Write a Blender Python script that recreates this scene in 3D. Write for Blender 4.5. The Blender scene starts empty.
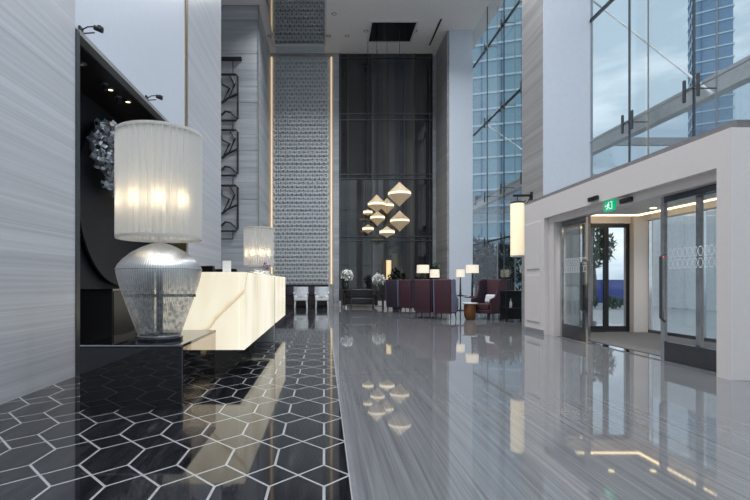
import bpy, bmesh, math, random
from mathutils import Vector, Matrix
random.seed(7)
PI = math.pi
sc = bpy.context.scene
col = sc.collection

# ------------------------------------------------------------------ camera
F, H, VX, VY = 465.0, 1.10, 324.0, 282.0      # focal length in pixels, eye height, vanishing point
cam_d = bpy.data.cameras.new('camera'); cam = bpy.data.objects.new('camera', cam_d); col.objects.link(cam)
cam.location = (0, 0, H); cam.rotation_euler = (PI/2, 0, 0)
cam_d.sensor_width = 36; cam_d.lens = F/750*36
cam_d.shift_x = (375-VX)/750; cam_d.shift_y = (VY-250)/750
cam_d.clip_end = 500
sc.camera = cam

# ------------------------------------------------------------------ world: overcast sky
w = bpy.data.worlds.new('sky'); sc.world = w; w.use_nodes = True
nt = w.node_tree; nt.nodes.clear()
out = nt.nodes.new('ShaderNodeOutputWorld'); bg = nt.nodes.new('ShaderNodeBackground')
tc = nt.nodes.new('ShaderNodeTexCoord'); mp = nt.nodes.new('ShaderNodeMapping'); mp.inputs['Scale'].default_value = (1, 1, 3.2)
no = nt.nodes.new('ShaderNodeTexNoise'); no.inputs['Scale'].default_value = 2.2; no.inputs['Detail'].default_value = 7; no.inputs['Roughness'].default_value = .55
rp = nt.nodes.new('ShaderNodeValToRGB')
rp.color_ramp.elements[0].position = .40; rp.color_ramp.elements[0].color = (.36, .47, .56, 1)
rp.color_ramp.elements[1].position = .62; rp.color_ramp.elements[1].color = (.88, .95, 1.0, 1)
nt.links.new(tc.outputs['Generated'], mp.inputs[0]); nt.links.new(mp.outputs[0], no.inputs['Vector'])
nt.links.new(no.outputs['Fac'], rp.inputs[0]); nt.links.new(rp.outputs[0], bg.inputs['Color'])
bg.inputs['Strength'].default_value = 1.25
nt.links.new(bg.outputs[0], out.inputs['Surface'])

# ------------------------------------------------------------------ exposure
sc.view_settings.view_transform = 'Standard'; sc.view_settings.look = 'None'
sc.view_settings.exposure = 0.18; sc.view_settings.gamma = 1.0; sc.view_settings.use_curve_mapping = False
sc.cycles.max_bounces = 10; sc.cycles.glossy_bounces = 6; sc.cycles.transparent_max_bounces = 24
sc.cycles.diffuse_bounces = 5; sc.cycles.sample_clamp_indirect = 6
sc.cycles.use_denoising = True
CEIL_POWER = 85      # each unseen ceiling lamp added to light the hall

# ------------------------------------------------------------------ materials
M = {}
def newmat(name):
    m = bpy.data.materials.new(name); m.use_nodes = True
    t = m.node_tree; t.nodes.clear()
    o = t.nodes.new('ShaderNodeOutputMaterial'); M[name] = m
    return m, t, o
def principled(t, **k):
    b = t.nodes.new('ShaderNodeBsdfPrincipled')
    for key, v in k.items():
        b.inputs[key].default_value = v
    return b
def coords(t, scale, rot=(0, 0, 0)):
    g = t.nodes.new('ShaderNodeNewGeometry'); m = t.nodes.new('ShaderNodeMapping')
    m.inputs['Scale'].default_value = scale; m.inputs['Rotation'].default_value = rot
    t.links.new(g.outputs['Position'], m.inputs[0]); return m.outputs[0]
def noise(t, vec, scale=1, detail=5, rough=.6, dist=0):
    n = t.nodes.new('ShaderNodeTexNoise'); n.inputs['Scale'].default_value = scale
    n.inputs['Detail'].default_value = detail; n.inputs['Roughness'].default_value = rough; n.inputs['Distortion'].default_value = dist
    if vec is not None: t.links.new(vec, n.inputs['Vector'])
    return n.outputs['Fac']
def ramp(t, fac, stops):
    r = t.nodes.new('ShaderNodeValToRGB'); e = r.color_ramp.elements
    while len(e) < len(stops): e.new(.5)
    for i, (p, c) in enumerate(stops): e[i].position = p; e[i].color = (*c, 1)
    t.links.new(fac, r.inputs[0]); return r.outputs[0]
def mix(t, a, b, fac, mode='MIX'):
    m = t.nodes.new('ShaderNodeMix'); m.data_type = 'RGBA'; m.blend_type = mode
    for s, v in ((6, a), (7, b)):
        if isinstance(v, tuple): m.inputs[s].default_value = (*v, 1)
        else: t.links.new(v, m.inputs[s])
    if isinstance(fac, (int, float)): m.inputs[0].default_value = fac
    else: t.links.new(fac, m.inputs[0])
    return m.outputs[2]
def plain(name, c, rough=.5, metal=0.0, spec=.5, emit=None, es=0, bump=0, bscale=60, var=.10):
    m, t, o = newmat(name)
    b = principled(t, **{'Base Color': (*c, 1), 'Roughness': rough, 'Metallic': metal, 'Specular IOR Level': spec})
    n = noise(t, coords(t, (1, 1, 1)), 9, 4)
    t.links.new(ramp(t, n, [(.3, tuple(x*(1-var) for x in c)), (.7, tuple(min(1, x*(1+var*.8)) for x in c))]), b.inputs['Base Color'])
    if emit: b.inputs['Emission Color'].default_value = (*emit, 1); b.inputs['Emission Strength'].default_value = es
    if bump:
        bp = t.nodes.new('ShaderNodeBump'); bp.inputs['Strength'].default_value = bump; bp.inputs['Distance'].default_value = .01
        t.links.new(noise(t, coords(t, (1, 1, 1)), bscale, 3), bp.inputs['Height']); t.links.new(bp.outputs[0], b.inputs['Normal'])
    t.links.new(b.outputs[0], o.inputs[0]); return m
def stone(name, scale, dark, light, rough=.3, fine=4.0, spec=.5, contrast=(.38, .62), rot=(0, 0, 0)):
    m, t, o = newmat(name)
    v = coords(t, scale, rot)
    n1 = noise(t, v, 1.0, 8, .72, .15); n2 = noise(t, v, fine, 4, .6)
    c1 = ramp(t, n1, [(contrast[0], dark), (contrast[1], light)])
    c2 = ramp(t, n2, [(.35, (.80, .80, .80)), (.65, (1.0, 1.0, 1.0))])
    c = mix(t, c1, c2, .75, 'MULTIPLY')
    b = principled(t, **{'Roughness': rough, 'Specular IOR Level': spec})
    t.links.new(c, b.inputs['Base Color']); t.links.new(b.outputs[0], o.inputs[0]); return m
def emission(name, c, s):
    m, t, o = newmat(name)
    b = principled(t, **{'Base Color': (*[x*.8 for x in c], 1), 'Roughness': .6, 'Emission Color': (*c, 1), 'Emission Strength': s})
    t.links.new(b.outputs[0], o.inputs[0]); return m
def glass(name, tint=(.93, .97, .98), refl=1.0, rough=.0):
    m, t, o = newmat(name)
    tr = t.nodes.new('ShaderNodeBsdfTransparent'); tr.inputs[0].default_value = (*tint, 1)
    gl = t.nodes.new('ShaderNodeBsdfGlossy'); gl.inputs['Roughness'].default_value = rough
    fr = t.nodes.new('ShaderNodeFresnel'); 
    ge = t.nodes.new('ShaderNodeNewGeometry'); mr = t.nodes.new('ShaderNodeMapRange')      # same reflectance on both faces of a pane
    mr.inputs['To Min'].default_value = 1.5; mr.inputs['To Max'].default_value = 1/1.5
    t.links.new(ge.outputs['Backfacing'], mr.inputs['Value']); t.links.new(mr.outputs[0], fr.inputs['IOR'])
    mu = t.nodes.new('ShaderNodeMath'); mu.operation = 'MULTIPLY'; mu.inputs[1].default_value = refl
    t.links.new(fr.outputs[0], mu.inputs[0])
    mx = t.nodes.new('ShaderNodeMixShader'); t.links.new(mu.outputs[0], mx.inputs[0])
    t.links.new(tr.outputs[0], mx.inputs[1]); t.links.new(gl.outputs[0], mx.inputs[2]); t.links.new(mx.outputs[0], o.inputs[0]); return m

stone('wall_stone', (.05, .05, 9), (.37, .38, .415), (.53, .54, .58), rough=.30, fine=4, contrast=(.25, .75))
stone('far_stone', (.10, .12, 3.2), (.34, .355, .375), (.52, .535, .56), rough=.4, fine=6)
stone('pillar_stone', (.08, .08, 7.0), (.25, .245, .245), (.40, .395, .395), rough=.4, fine=4, contrast=(.32, .68))
stone('floor_marble', (32.0, .35, 5), (.105, .107, .113), (.19, .194, .205), rough=.03, fine=2.5, spec=.7, contrast=(.33, .67), rot=(0, 0, .10))
def black_marble():
    m, t, o = newmat('black_marble')
    v = coords(t, (16, 1.6, 5), (0, 0, .35))
    n1 = noise(t, v, 1.0, 6, .65, .4)
    c = ramp(t, n1, [(.42, (.006, .006, .008)), (.62, (.018, .018, .022)), (.78, (.06, .058, .062))])
    b = principled(t, **{'Roughness': .05, 'Specular IOR Level': .75})
    t.links.new(c, b.inputs['Base Color']); t.links.new(b.outputs[0], o.inputs[0])
black_marble()
plain('grout', (.30, .30, .31), rough=.12, spec=.6)
plain('border_stone', (.17, .175, .185), rough=.07, spec=.7)
plain('pale_panel', (.52, .555, .63), rough=.35, var=.02)
plain('pillar_panel', (.60, .635, .70), rough=.35, var=.03)
plain('brass', (.45, .33, .18), rough=.3, metal=1)
plain('niche_dark', (.012, .010, .011), rough=.35)
plain('niche_back', (.014, .015, .020), rough=.5, spec=.2)
plain('black_gloss', (.006, .006, .008), rough=.03, spec=.8)
plain('black_satin', (.010, .010, .012), rough=.35)
plain('disc_lacquer', (.009, .011, .017), rough=.4, spec=.3)
plain('silver', (.72, .72, .72), rough=.28, metal=1)
plain('relief_metal', (.62, .64, .68), rough=.3, metal=.9)
plain('champagne', (.62, .50, .36), rough=.3, metal=1)
plain('lattice_metal', (.66, .68, .70), rough=.4, metal=.3)
plain('lattice_back', (.48, .485, .49), rough=.5)
plain('chrome', (.62, .63, .65), rough=.08, metal=1)
plain('dark_chrome', (.16, .16, .17), rough=.12, metal=1)
plain('gunmetal', (.10, .11, .12), rough=.35, metal=.8)
plain('white_paint', (.68, .635, .62), rough=.45, var=.015)
plain('ceiling_paint', (.84, .79, .76), rough=.7, var=.02)
plain('vestibule_paint', (.72, .70, .68), rough=.6)
plain('dark_parapet', (.17, .165, .17), rough=.8, bump=.5, bscale=9)
plain('mat_grey', (.12, .12, .125), rough=.95, bump=.4, bscale=220)
plain('black_iron', (.012, .012, .014), rough=.5)
plain('purple_velvet', (.055, .018, .027), rough=.75, bump=.2)
plain('plum_velvet', (.026, .016, .032), rough=.75, bump=.2)
plain('lilac_lining_lit_wing', (.17, .16, .24), rough=.8)  # lining cloth; on outer wings, bluish window light put into the colour
plain('cushion_white', (.62, .62, .66), rough=.85, bump=.2)
plain('chair_white', (.80, .82, .84), rough=.6)
plain('dark_wood', (.03, .018, .014), rough=.3)
plain('gold_drum', (.20, .085, .03), rough=.3, metal=.4)
plain('leaf_green', (.03, .08, .025), rough=.5)
plain('leaf_dark', (.012, .022, .014), rough=.5)
plain('petal_white', (.92, .91, .88), rough=.6)
plain('petal_purple', (.18, .03, .22), rough=.6)
plain('petal_red', (.45, .06, .10), rough=.6)
plain('steel_grey', (.30, .31, .32), rough=.4, metal=.3)
plain('steel_white', (.70, .73, .75), rough=.4)
plain('beam_grey', (.42, .43, .44), rough=.5)
glass('frosted_glass', (.93, .95, .97), .5)
plain('soffit_blue', (.50, .58, .64), rough=.5)
plain('tower_glass', (.16, .27, .40), rough=.25, spec=.6)
plain('tower_pale', (.24, .38, .46), rough=.25, spec=.6)
plain('tower_dark', (.10, .18, .30), rough=.2, spec=.6)
plain('tower_band', (.50, .60, .67), rough=.6)
plain('pavement', (.40, .41, .42), rough=.8, bump=.2, bscale=3)
plain('hoarding_blue', (.03, .06, .32), rough=.5)
plain('van_white', (.90, .91, .92), rough=.4)
plain('car_silver', (.50, .52, .55), rough=.25, metal=.3)
plain('rubber', (.015, .015, .016), rough=.7)
plain('trunk', (.08, .06, .045), rough=.9)
plain('sign_green', (.0, .30, .13), rough=.4, emit=(.0, .42, .19), es=.75)
plain('sign_white', (.9, .9, .9), rough=.4, emit=(.9, 1, .95), es=.7)
plain('ceramic', (.70, .70, .70), rough=.3)
plain('frost', (.85, .88, .9), rough=.7)
plain('red_dot', (.6, .02, .02), emit=(1, .05, .05), es=2)
emission('led_warm', (1.0, .76, .48), .55)
emission('led_cove', (1.0, .78, .46), 3.5)
emission('spot_glow', (1.0, .82, .45), 3.0)
emission('bulb', (1.0, .80, .50), 6.0)
emission('lantern_paper', (1.0, .86, .60), .55)
emission('shade_glow', (1.0, .88, .70), .45)
emission('pendant_band', (1.0, .86, .60), 1.15)
emission('candle_glow', (1.0, .75, .4), .6)
plain('pendant_shell', (.52, .40, .27), rough=.45, emit=(.62, .46, .28), es=.26)
glass('window_glass', (.95, .972, .98), .75)
glass('door_glass', (.96, .975, .98), .8)
glass('smoked_glass', (.90, .87, .84), .8)
def dark_glass(name, lo, hi):
    m, t, o = newmat(name)
    b = principled(t, **{'Roughness': .03, 'Specular IOR Level': .65})
    t.links.new(ramp(t, noise(t, coords(t, (1.5, 1, .04)), 1.3, 3), [(.40, lo), (.62, hi)]), b.inputs['Base Color'])
    t.links.new(b.outputs[0], o.inputs[0])
dark_glass('dark_glass', (.008, .009, .012), (.035, .033, .033))
dark_glass('grey_reflection_glass', (.05, .05, .052), (.11, .105, .10)); dark_glass('blue_reflection_glass', (.035, .042, .05), (.09, .095, .10))  # lighter panes: reflected grey and bluish bands put into the glass colour
def mirror(name, c, r=.03):
    m, t, o = newmat(name); b = principled(t, **{'Base Color': (*c, 1), 'Metallic': 1.0, 'Roughness': r}); t.links.new(b.outputs[0], o.inputs[0])
    t.links.new(ramp(t, noise(t, coords(t, (1, 1, 1)), 2, 2), [(.3, tuple(x*.95 for x in c)), (.7, c)]), b.inputs['Base Color'])
mirror('grey_mirror', (.55, .55, .55)); mirror('dark_mirror', (.16, .17, .18))
def onyx():
    m, t, o = newmat('onyx')
    def math_(op, a, b):
        n = t.nodes.new('ShaderNodeMath'); n.operation = op
        for i, v in enumerate((a, b)):
            if isinstance(v, (int, float)): n.inputs[i].default_value = v
            else: t.links.new(v, n.inputs[i])
        return n.outputs[0]
    ge = t.nodes.new('ShaderNodeNewGeometry'); sx = t.nodes.new('ShaderNodeSeparateXYZ'); t.links.new(ge.outputs['Position'], sx.inputs[0])
    wob = noise(t, coords(t, (2.2, 2.2, 2.2)), 1.0, 5, .6)
    f = math_('SUBTRACT', sx.outputs['Z'], math_('MULTIPLY', sx.outputs['X'], 1.05))
    f = math_('ADD', f, math_('MULTIPLY', sx.outputs['Y'], -.9)); f = math_('ADD', f, math_('MULTIPLY', wob, .30))
    f = math_('SUBTRACT', f, 1.977-.9*5.34+.15)
    vein = ramp(t, math_('ADD', f, .5), [(.470, (0, 0, 0)), (.494, (.85, .85, .85)), (.508, (.5, .5, .5)), (.56, (0, 0, 0))])
    n2 = noise(t, coords(t, (1.6, 1.6, .45)), 1.1, 5, .55, .4)
    c = ramp(t, n2, [(.30, (.74, .66, .50)), (.50, (.90, .82, .64)), (.70, (.98, .93, .79))])
    c = mix(t, c, (.55, .40, .20), vein)
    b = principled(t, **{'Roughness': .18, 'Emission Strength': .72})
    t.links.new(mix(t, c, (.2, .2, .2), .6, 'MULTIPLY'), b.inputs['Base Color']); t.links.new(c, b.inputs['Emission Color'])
    t.links.new(b.outputs[0], o.inputs[0])
onyx()
def shade_mat():
    m, t, o = newmat('pleated_silk')
    d = t.nodes.new('ShaderNodeBsdfDiffuse'); d.inputs[0].default_value = (.62, .62, .63, 1)
    tl = t.nodes.new('ShaderNodeBsdfTranslucent'); tl.inputs[0].default_value = (.86, .83, .76, 1)
    mx = t.nodes.new('ShaderNodeMixShader'); mx.inputs[0].default_value = .45
    t.links.new(d.outputs[0], mx.inputs[1]); t.links.new(tl.outputs[0], mx.inputs[2]); t.links.new(mx.outputs[0], o.inputs[0])
shade_mat()
def wire_mat():
    m, t, o = newmat('wound_wire')
    def math_(op, a, b=None):
        n = t.nodes.new('ShaderNodeMath'); n.operation = op
        for i, v in enumerate((a, b)):
            if v is None: continue
            if isinstance(v, (int, float)): n.inputs[i].default_value = v
            else: t.links.new(v, n.inputs[i])
        return n.outputs[0]
    tcn = t.nodes.new('ShaderNodeTexCoord'); sx = t.nodes.new('ShaderNodeSeparateXYZ'); t.links.new(tcn.outputs['Object'], sx.inputs[0])
    ang = math_('ARCTAN2', sx.outputs['Y'], sx.outputs['X'])
    st = math_('SINE', math_('MULTIPLY', ang, 110.0))                       # upright wires round the body
    vo = t.nodes.new('ShaderNodeTexVoronoi'); vo.inputs['Scale'].default_value = 20; t.links.new(tcn.outputs['Object'], vo.inputs['Vector'])
    low = t.nodes.new('ShaderNodeMapRange'); t.links.new(sx.outputs['Z'], low.inputs['Value'])
    low.inputs['From Min'].default_value = .62; low.inputs['From Max'].default_value = .45; low.inputs['To Min'].default_value = 0; low.inputs['To Max'].default_value = 1
    cell = ramp(t, vo.outputs['Distance'], [(.25, (0, 0, 0)), (.55, (1, 1, 1))])
    cover = math_('ADD', math_('MULTIPLY', st, .16), .74)
    cover = math_('SUBTRACT', cover, math_('MULTIPLY', math_('MULTIPLY', cell, low.outputs[0]), .34))
    b = principled(t, **{'Base Color': (.66, .66, .66, 1), 'Metallic': .95, 'Roughness': .34})
    bp = t.nodes.new('ShaderNodeBump'); bp.inputs['Strength'].default_value = .35; bp.inputs['Distance'].default_value = .006
    t.links.new(math_('ADD', math_('MULTIPLY', st, .4), math_('MULTIPLY', vo.outputs['Distance'], low.outputs[0])), bp.inputs['Height']); t.links.new(bp.outputs[0], b.inputs['Normal'])
    tr = t.nodes.new('ShaderNodeBsdfTransparent'); mx = t.nodes.new('ShaderNodeMixShader')
    t.links.new(cover, mx.inputs[0]); t.links.new(tr.outputs[0], mx.inputs[1]); t.links.new(b.outputs[0], mx.inputs[2]); t.links.new(mx.outputs[0], o.inputs[0])
wire_mat()

# ------------------------------------------------------------------ mesh helpers
class MB:
    def __init__(s): s.bm = bmesh.new()
    def box(s, x0, x1, y0, y1, z0, z1, bev=0, seg=2):
        b2 = bmesh.new()
        bmesh.ops.create_cube(b2, size=1)
        bmesh.ops.scale(b2, vec=(x1-x0, y1-y0, z1-z0), verts=b2.verts)
        bmesh.ops.translate(b2, vec=((x0+x1)/2, (y0+y1)/2, (z0+z1)/2), verts=b2.verts)
        if bev: bmesh.ops.bevel(b2, geom=b2.edges[:], offset=bev, segments=seg, affect='EDGES', profile=.5)
        s.join(b2); return s
    def join(s, b2, mat=None):
        if mat is not None: bmesh.ops.transform(b2, matrix=mat, verts=b2.verts)
        m = bpy.data.meshes.new('tmp'); b2.to_mesh(m); b2.free(); s.bm.from_mesh(m); bpy.data.meshes.remove(m); return s
    def lathe(s, prof, n=32, c=(0, 0, 0), close=False, pleat=0, npl=0):
        rings = []
        for r, z in prof:
            rings.append([s.bm.verts.new((c[0]+(r+pleat*(1 if k % 2 else -1))*math.cos(2*PI*k/n), c[1]+(r+pleat*(1 if k % 2 else -1))*math.sin(2*PI*k/n), c[2]+z)) for k in range(n)])
        for a, b in zip(rings, rings[1:] + ([rings[0]] if close else [])):
            for k in range(n): s.bm.faces.new((a[k], a[(k+1) % n], b[(k+1) % n], b[k]))
        if not close:
            for rg, flip in ((rings[0], True), (rings[-1], False)):
                if prof[0 if flip else -1][0] > 1e-5 and pleat == 0:
                    s.bm.faces.new(rg[::-1] if flip else rg)
        return s
    def tube(s, pts, r, n=8, closed=False):
        pts = [Vector(p) for p in pts]; rings = []
        N = len(pts)
        for i, p in enumerate(pts):
            if closed: d = pts[(i+1) % N]-pts[i-1]
            else: d = pts[min(i+1, N-1)]-pts[max(i-1, 0)]
            d.normalize(); up = Vector((0, 0, 1)) if abs(d.z) < .95 else Vector((1, 0, 0))
            a = d.cross(up).normalized(); b = d.cross(a).normalized()
            rr = r[i] if isinstance(r, (list, tuple)) else r
            rings.append([s.bm.verts.new(p + rr*(math.cos(2*PI*k/n)*a+math.sin(2*PI*k/n)*b)) for k in range(n)])
        for a, b in zip(rings, rings[1:] + ([rings[0]] if closed else [])):
            for k in range(n): s.bm.faces.new((a[k], a[(k+1) % n], b[(k+1) % n], b[k]))
        if not closed: s.bm.faces.new(rings[0][::-1]); s.bm.faces.new(rings[-1])
        return s
    def prism(s, poly, vec):
        v = Vector(vec); a = [s.bm.verts.new(p) for p in poly]; b = [s.bm.verts.new(Vector(p)+v) for p in poly]
        s.bm.faces.new(a[::-1]); s.bm.faces.new(b); n = len(a)
        for k in range(n): s.bm.faces.new((a[k], a[(k+1) % n], b[(k+1) % n], b[k]))
        return s
    def rot(s, ang, axis='Z', c=(0, 0, 0)):
        bmesh.ops.rotate(s.bm, cent=c, matrix=Matrix.Rotation(ang, 3, axis), verts=s.bm.verts); return s
    def mesh(s, name, mat, smooth=False):
        bmesh.ops.recalc_face_normals(s.bm, faces=s.bm.faces)
        m = bpy.data.meshes.new(name); s.bm.to_mesh(m); s.bm.free(); m.materials.append(M[mat])
        if smooth:
            for p in m.polygons: p.use_smooth = True
            m.set_sharp_from_angle(angle=.7)
        return m
    def build(s, name, mat, parent=None, smooth=False, kind=None):
        o = bpy.data.objects.new(name, s.mesh(name, mat, smooth)); col.objects.link(o)
        if parent is not None: o.parent = parent
        if kind: o['kind'] = kind
        return o
def tag(o, label, cat, group=None, kind=None):
    o['label'] = label; o['category'] = cat
    if group: o['group'] = group
    if kind: o['kind'] = kind
    return o
def thing(name, label, cat, loc=(0, 0, 0), rz=0, group=None):
    o = bpy.data.objects.new(name, None); col.objects.link(o); o.location = loc; o.rotation_euler = (0, 0, rz)
    o.empty_display_size = .1
    return tag(o, label, cat, group)
def copy_tree(o, parent=None):
    c = o.copy(); col.objects.link(c); c.parent = parent
    for ch in list(o.children): copy_tree(ch, c)
    return c
def B(name, mat, x0, x1, y0, y1, z0, z1, parent=None, bev=0, kind=None):
    return MB().box(x0, x1, y0, y1, z0, z1, bev).build(name, mat, parent, kind=kind)
def struct(name, label, cat, mb=None, mat=None):
    if mb is None:
        o = bpy.data.objects.new(name, None); col.objects.link(o)
    else: o = mb.build(name, mat)
    return tag(o, label, cat, kind='structure')
def at(px, py, D):      # a point of the place at distance D, from the sight line through a pixel
    return Vector(((px-VX)*D/F, D, H+(VY-py)*D/F))
def lamp(name, kind, loc, power, colr=(1, 1, 1), parent=None, size=.1, rot=(0, 0, 0), spread=None, spot=None):
    d = bpy.data.lights.new(name, kind); d.energy = power; d.color = colr
    if kind == 'AREA':
        d.shape = 'DISK'; d.size = size
        if spread: d.spread = spread
    else: d.shadow_soft_size = size
    if kind == 'SPOT' and spot: d.spot_size = spot; d.spot_blend = .6
    o = bpy.data.objects.new(name, d); col.objects.link(o); o.location = loc; o.rotation_euler = rot
    if parent is not None: o.parent = parent
    return o

# ================================================================== THE SETTING
XL, XG, CE, BACK, REAR = -2.90, 6.10, 11.40, 21.0, -5.0      # left wall, glazing, ceiling, back wall, wall behind the camera
# ---- floor: black hexagon and diamond tiles in pale joints, marble to the right
fl = struct('floor', 'polished lobby floor, black hexagonal tiles beside grey veined marble', 'floor',
            MB().box(XL-1.9, 7.6, REAR, BACK+.4, -.20, -.0007), 'grout')
MB().box(.175, 6.2, REAR, BACK, -.006, 0).build('marble_paving', 'floor_marble', fl)
MB().box(.147, .175, REAR, BACK, -.006, 0).build('border_strip', 'border_stone', fl)
TW, TP, T0, G = .2948, .560, 2.93, .0078
ey = (TP-TW)/2                                     # half length of a hexagon's straight side
hexp = [(-TW/2, -ey), (0, -TP/2), (TW/2, -ey), (TW/2, ey), (0, TP/2), (-TW/2, ey)]
diap = [(-TW/2, 0), (0, -TW/2), (TW/2, 0), (0, TW/2)]
def inset(poly, g):
    n = len(poly); res = []
    for i in range(n):
        p0, p1, p2 = Vector(poly[i-1]), Vector(poly[i]), Vector(poly[(i+1) % n])
        d1 = (p1-p0).normalized(); d2 = (p2-p1).normalized()
        n1 = Vector((-d1.y, d1.x)); n2 = Vector((-d2.y, d2.x)); k = 1+n1.dot(n2)
        res.append(tuple(p1+(n1+n2)*(g/k)))
    return res
hexi, diai = inset(hexp, G), inset(diap, G)
def clip(poly, lo, hi, ax=0):
    for sgn, lim in ((1, lo), (-1, hi)):
        outp = []
        for i in range(len(poly)):
            a, b = poly[i], poly[(i+1) % len(poly)]
            ia, ib = sgn*(a[ax]-lim) >= 0, sgn*(b[ax]-lim) >= 0
            if ia: outp.append(a)
            if ia != ib:
                tt = (lim-a[ax])/(b[ax]-a[ax]); outp.append((a[0]+tt*(b[0]-a[0]), a[1]+tt*(b[1]-a[1])))
        poly = outp
        if len(poly) < 3: return []
    return poly
def tile_mesh(name, poly):
    return MB().prism([(x, y, -.006) for x, y in poly], (0, 0, .006)).mesh(name, 'black_marble')
full = {'hexagon_tile': tile_mesh('hexagon_tile', hexi), 'diamond_tile': tile_mesh('diamond_tile', diai)}
cells = []
for r in range(-15, 33):
    for k in range(-11, 1):
        cells.append(('hexagon_tile', (k+.5)*TW, T0+r*TP, hexi)); cells.append(('diamond_tile', k*TW, T0+(r+.5)*TP, diai))
cnt = {'hexagon_tile': 0, 'diamond_tile': 0}
rest = MB()
cells.sort(key=lambda c: c[2] if c[2] > 2.0 else 100-c[2])
for nm, cx, cy, poly in cells:
    pl = clip([(x+cx, y+cy) for x, y in poly], XL, .147-G)
    if not pl: continue
    pl = clip(pl, REAR, 20.25, 1)
    if not pl: continue
    hidden = cx < -1.5 and cy > 7.3
    inview = cy > 2.0 and abs(cx*F/cy) < 345
    if inview and not hidden and cnt[nm] < 300:
        whole = len(pl) == len(poly) and abs(min(p[0] for p in pl)-min(p[0] for p in poly)-cx) < 1e-6 and abs(max(p[0] for p in pl)-max(p[0] for p in poly)-cx) < 1e-6 and abs(max(p[1] for p in pl)-max(p[1] for p in poly)-cy) < 1e-6
        me = full[nm] if whole else tile_mesh(nm, [(x-cx, y-cy) for x, y in pl])
        o = bpy.data.objects.new(nm, me); col.objects.link(o); o.location = (cx, cy, 0); o.parent = fl; cnt[nm] += 1
    else:
        rest.prism([(x, y, -.006) for x, y in pl], (0, 0, .006))
rest.build('distant_tiles', 'black_marble', fl, kind='stuff')

# ---- left wall
wl = struct('wall_left', 'pale grey horizontally veined stone wall beside the black tiles', 'wall',
            MB().box(XL-.35, XL, REAR, 5.42, -.006, CE), 'wall_stone')
B('edge_strip', 'gunmetal', XL-.3, XL+.015, 5.42, 5.50, -.006, 4.05, wl)
NZ, NB, ND0, ND1 = 4.03, -3.72, 5.50, 9.75
wp = struct('wall_panel', 'smooth pale blue-white wall panel above the dark niche', 'wall',
            MB().box(XL-.35, XL-.02, 5.42, ND1, NZ+.06, CE), 'pale_panel')
B('panel_edge', 'steel_grey', XL-.10, XL+.01, 5.50, ND1, NZ, NZ+.06, wp)
wn = struct('wall_niche', 'dark recessed display niche in the left wall', 'niche')
B('niche_back_panel', 'niche_back', NB-.1, NB, 5.2, 10.6, 0, NZ, wn)
B('niche_ceiling', 'niche_dark', NB-.1, XL-.10, 5.42, 10.6, NZ-.02, NZ+.055, wn)
B('niche_side_panel', 'niche_dark', NB, XL-.34, 5.30, 5.42, 0, NZ-.02, wn)
B('niche_side_panel', 'niche_dark', NB, XL-.34, 10.5, 10.6, 0, NZ-.02, wn)
# pilaster with brass edge
wpi = struct('wall_pilaster', 'veined stone pilaster with slim brass edge beyond the niche', 'wall',
             MB().box(XL-.33, XL, 9.93, 13.1, -.006, CE), 'wall_stone')
B('brass_strip', 'brass', XL-.33, XL+.012, 9.76, 9.82, -.006, CE, wpi)
B('reveal_strip', 'steel_grey', XL-.33, XL-.01, 9.82, 9.93, -.006, CE, wpi)
# recess behind the reception, its stone courses one by one
FW, FX = 17.3, -2.43
wf = struct('wall_recess', 'grey coursed stone wall facing the lobby behind the reception desk', 'wall',
            MB().box(-5.2, FX, FW+.03, BACK, -.006, CE), 'far_stone')
z = 0; k = 0
while z < CE-.01:
    h = .62 if k % 2 else .58
    z1 = min(z+h, CE)
    B('stone_course', 'far_stone', -5.2, FX, FW+(.0 if k % 3 else .006), FW+.03, z, z1-.008, wf); z = z1; k += 1
B('corner_strip', 'steel_grey', FX-.03, FX+.02, FW-.02, FW+.05, 0, CE, wf)
struct('wall_corridor', 'stone side wall of the recess behind the reception', 'wall', MB().box(-5.3, -5.2, 13.1, FW+.03, -.006, CE), 'far_stone')
struct('wall_corridor_near', 'stone return wall of the recess behind the pilaster', 'wall', MB().box(-5.2, XL-.33, 13.0, 13.1, -.006, CE), 'far_stone')

# ---- back wall: woven metal screen with LED strips, dark glazing
wb = struct('wall_back', 'tall back wall of the lobby with woven metal screen and dark glass', 'wall',
            MB().box(FX, 6.4, BACK+.12, BACK+.4, -.2, CE), 'far_stone')
X = lambda px, D=BACK: (px-VX)*D/F
Z = lambda py, D=BACK: H+(VY-py)*D/F
lx0, lx1, lz0, lz1 = X(273), X(329.5), 1.0, Z(57)
B('screen_backing', 'lattice_back', FX, X(339), BACK+.06, BACK+.12, 0, CE, wb)
B('screen_border', 'far_stone', X(333.5), X(339), BACK-.06, BACK+.06, 0, CE, wb)
B('screen_border', 'far_stone', FX, X(270.5), BACK-.06, BACK+.06, 0, CE, wb)
B('screen_header', 'steel_grey', X(270.5), X(333.5), BACK-.06, BACK+.06, lz1+.05, lz1+.16, wb)
B('led_strip', 'led_warm', X(270.9), X(272.3), BACK-.03, BACK+.06, lz0, lz1, wb)
B('led_strip', 'led_warm', X(330.6), X(332.1), BACK-.03, BACK+.06, lz0, lz1, wb)
lat = MB()
per, rh = .205, .175
nrow = int((lz1-lz0)/rh)
def ribbon(pts, wd, dep):
    for a, b in zip(pts, pts[1:]):
        a = Vector(a); b = Vector(b); d = (b-a).normalized(); nrm = Vector((-d.z, 0, d.x))*wd/2
        lat.prism([a-nrm, b-nrm, b+nrm, a+nrm], (0, dep, 0))
for j in range(nrow):
    zc = lz0+(j+.5)*rh
    nper = int((lx1-lx0)/per)
    off = (lx1-lx0-nper*per)/2
    pts = []
    for i in range(nper*2+1):
        up = (i+j) % 2
        pts.append((lx0+off+i*per/2, BACK+.0-.03*(j % 2), zc+(rh*.5 if up else -rh*.5)))
    ribbon(pts, .068, .035)
lat.build('woven_lattice', 'lattice_metal', wb, kind='stuff')
gx0, gx1 = X(339), X(432.5)
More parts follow.
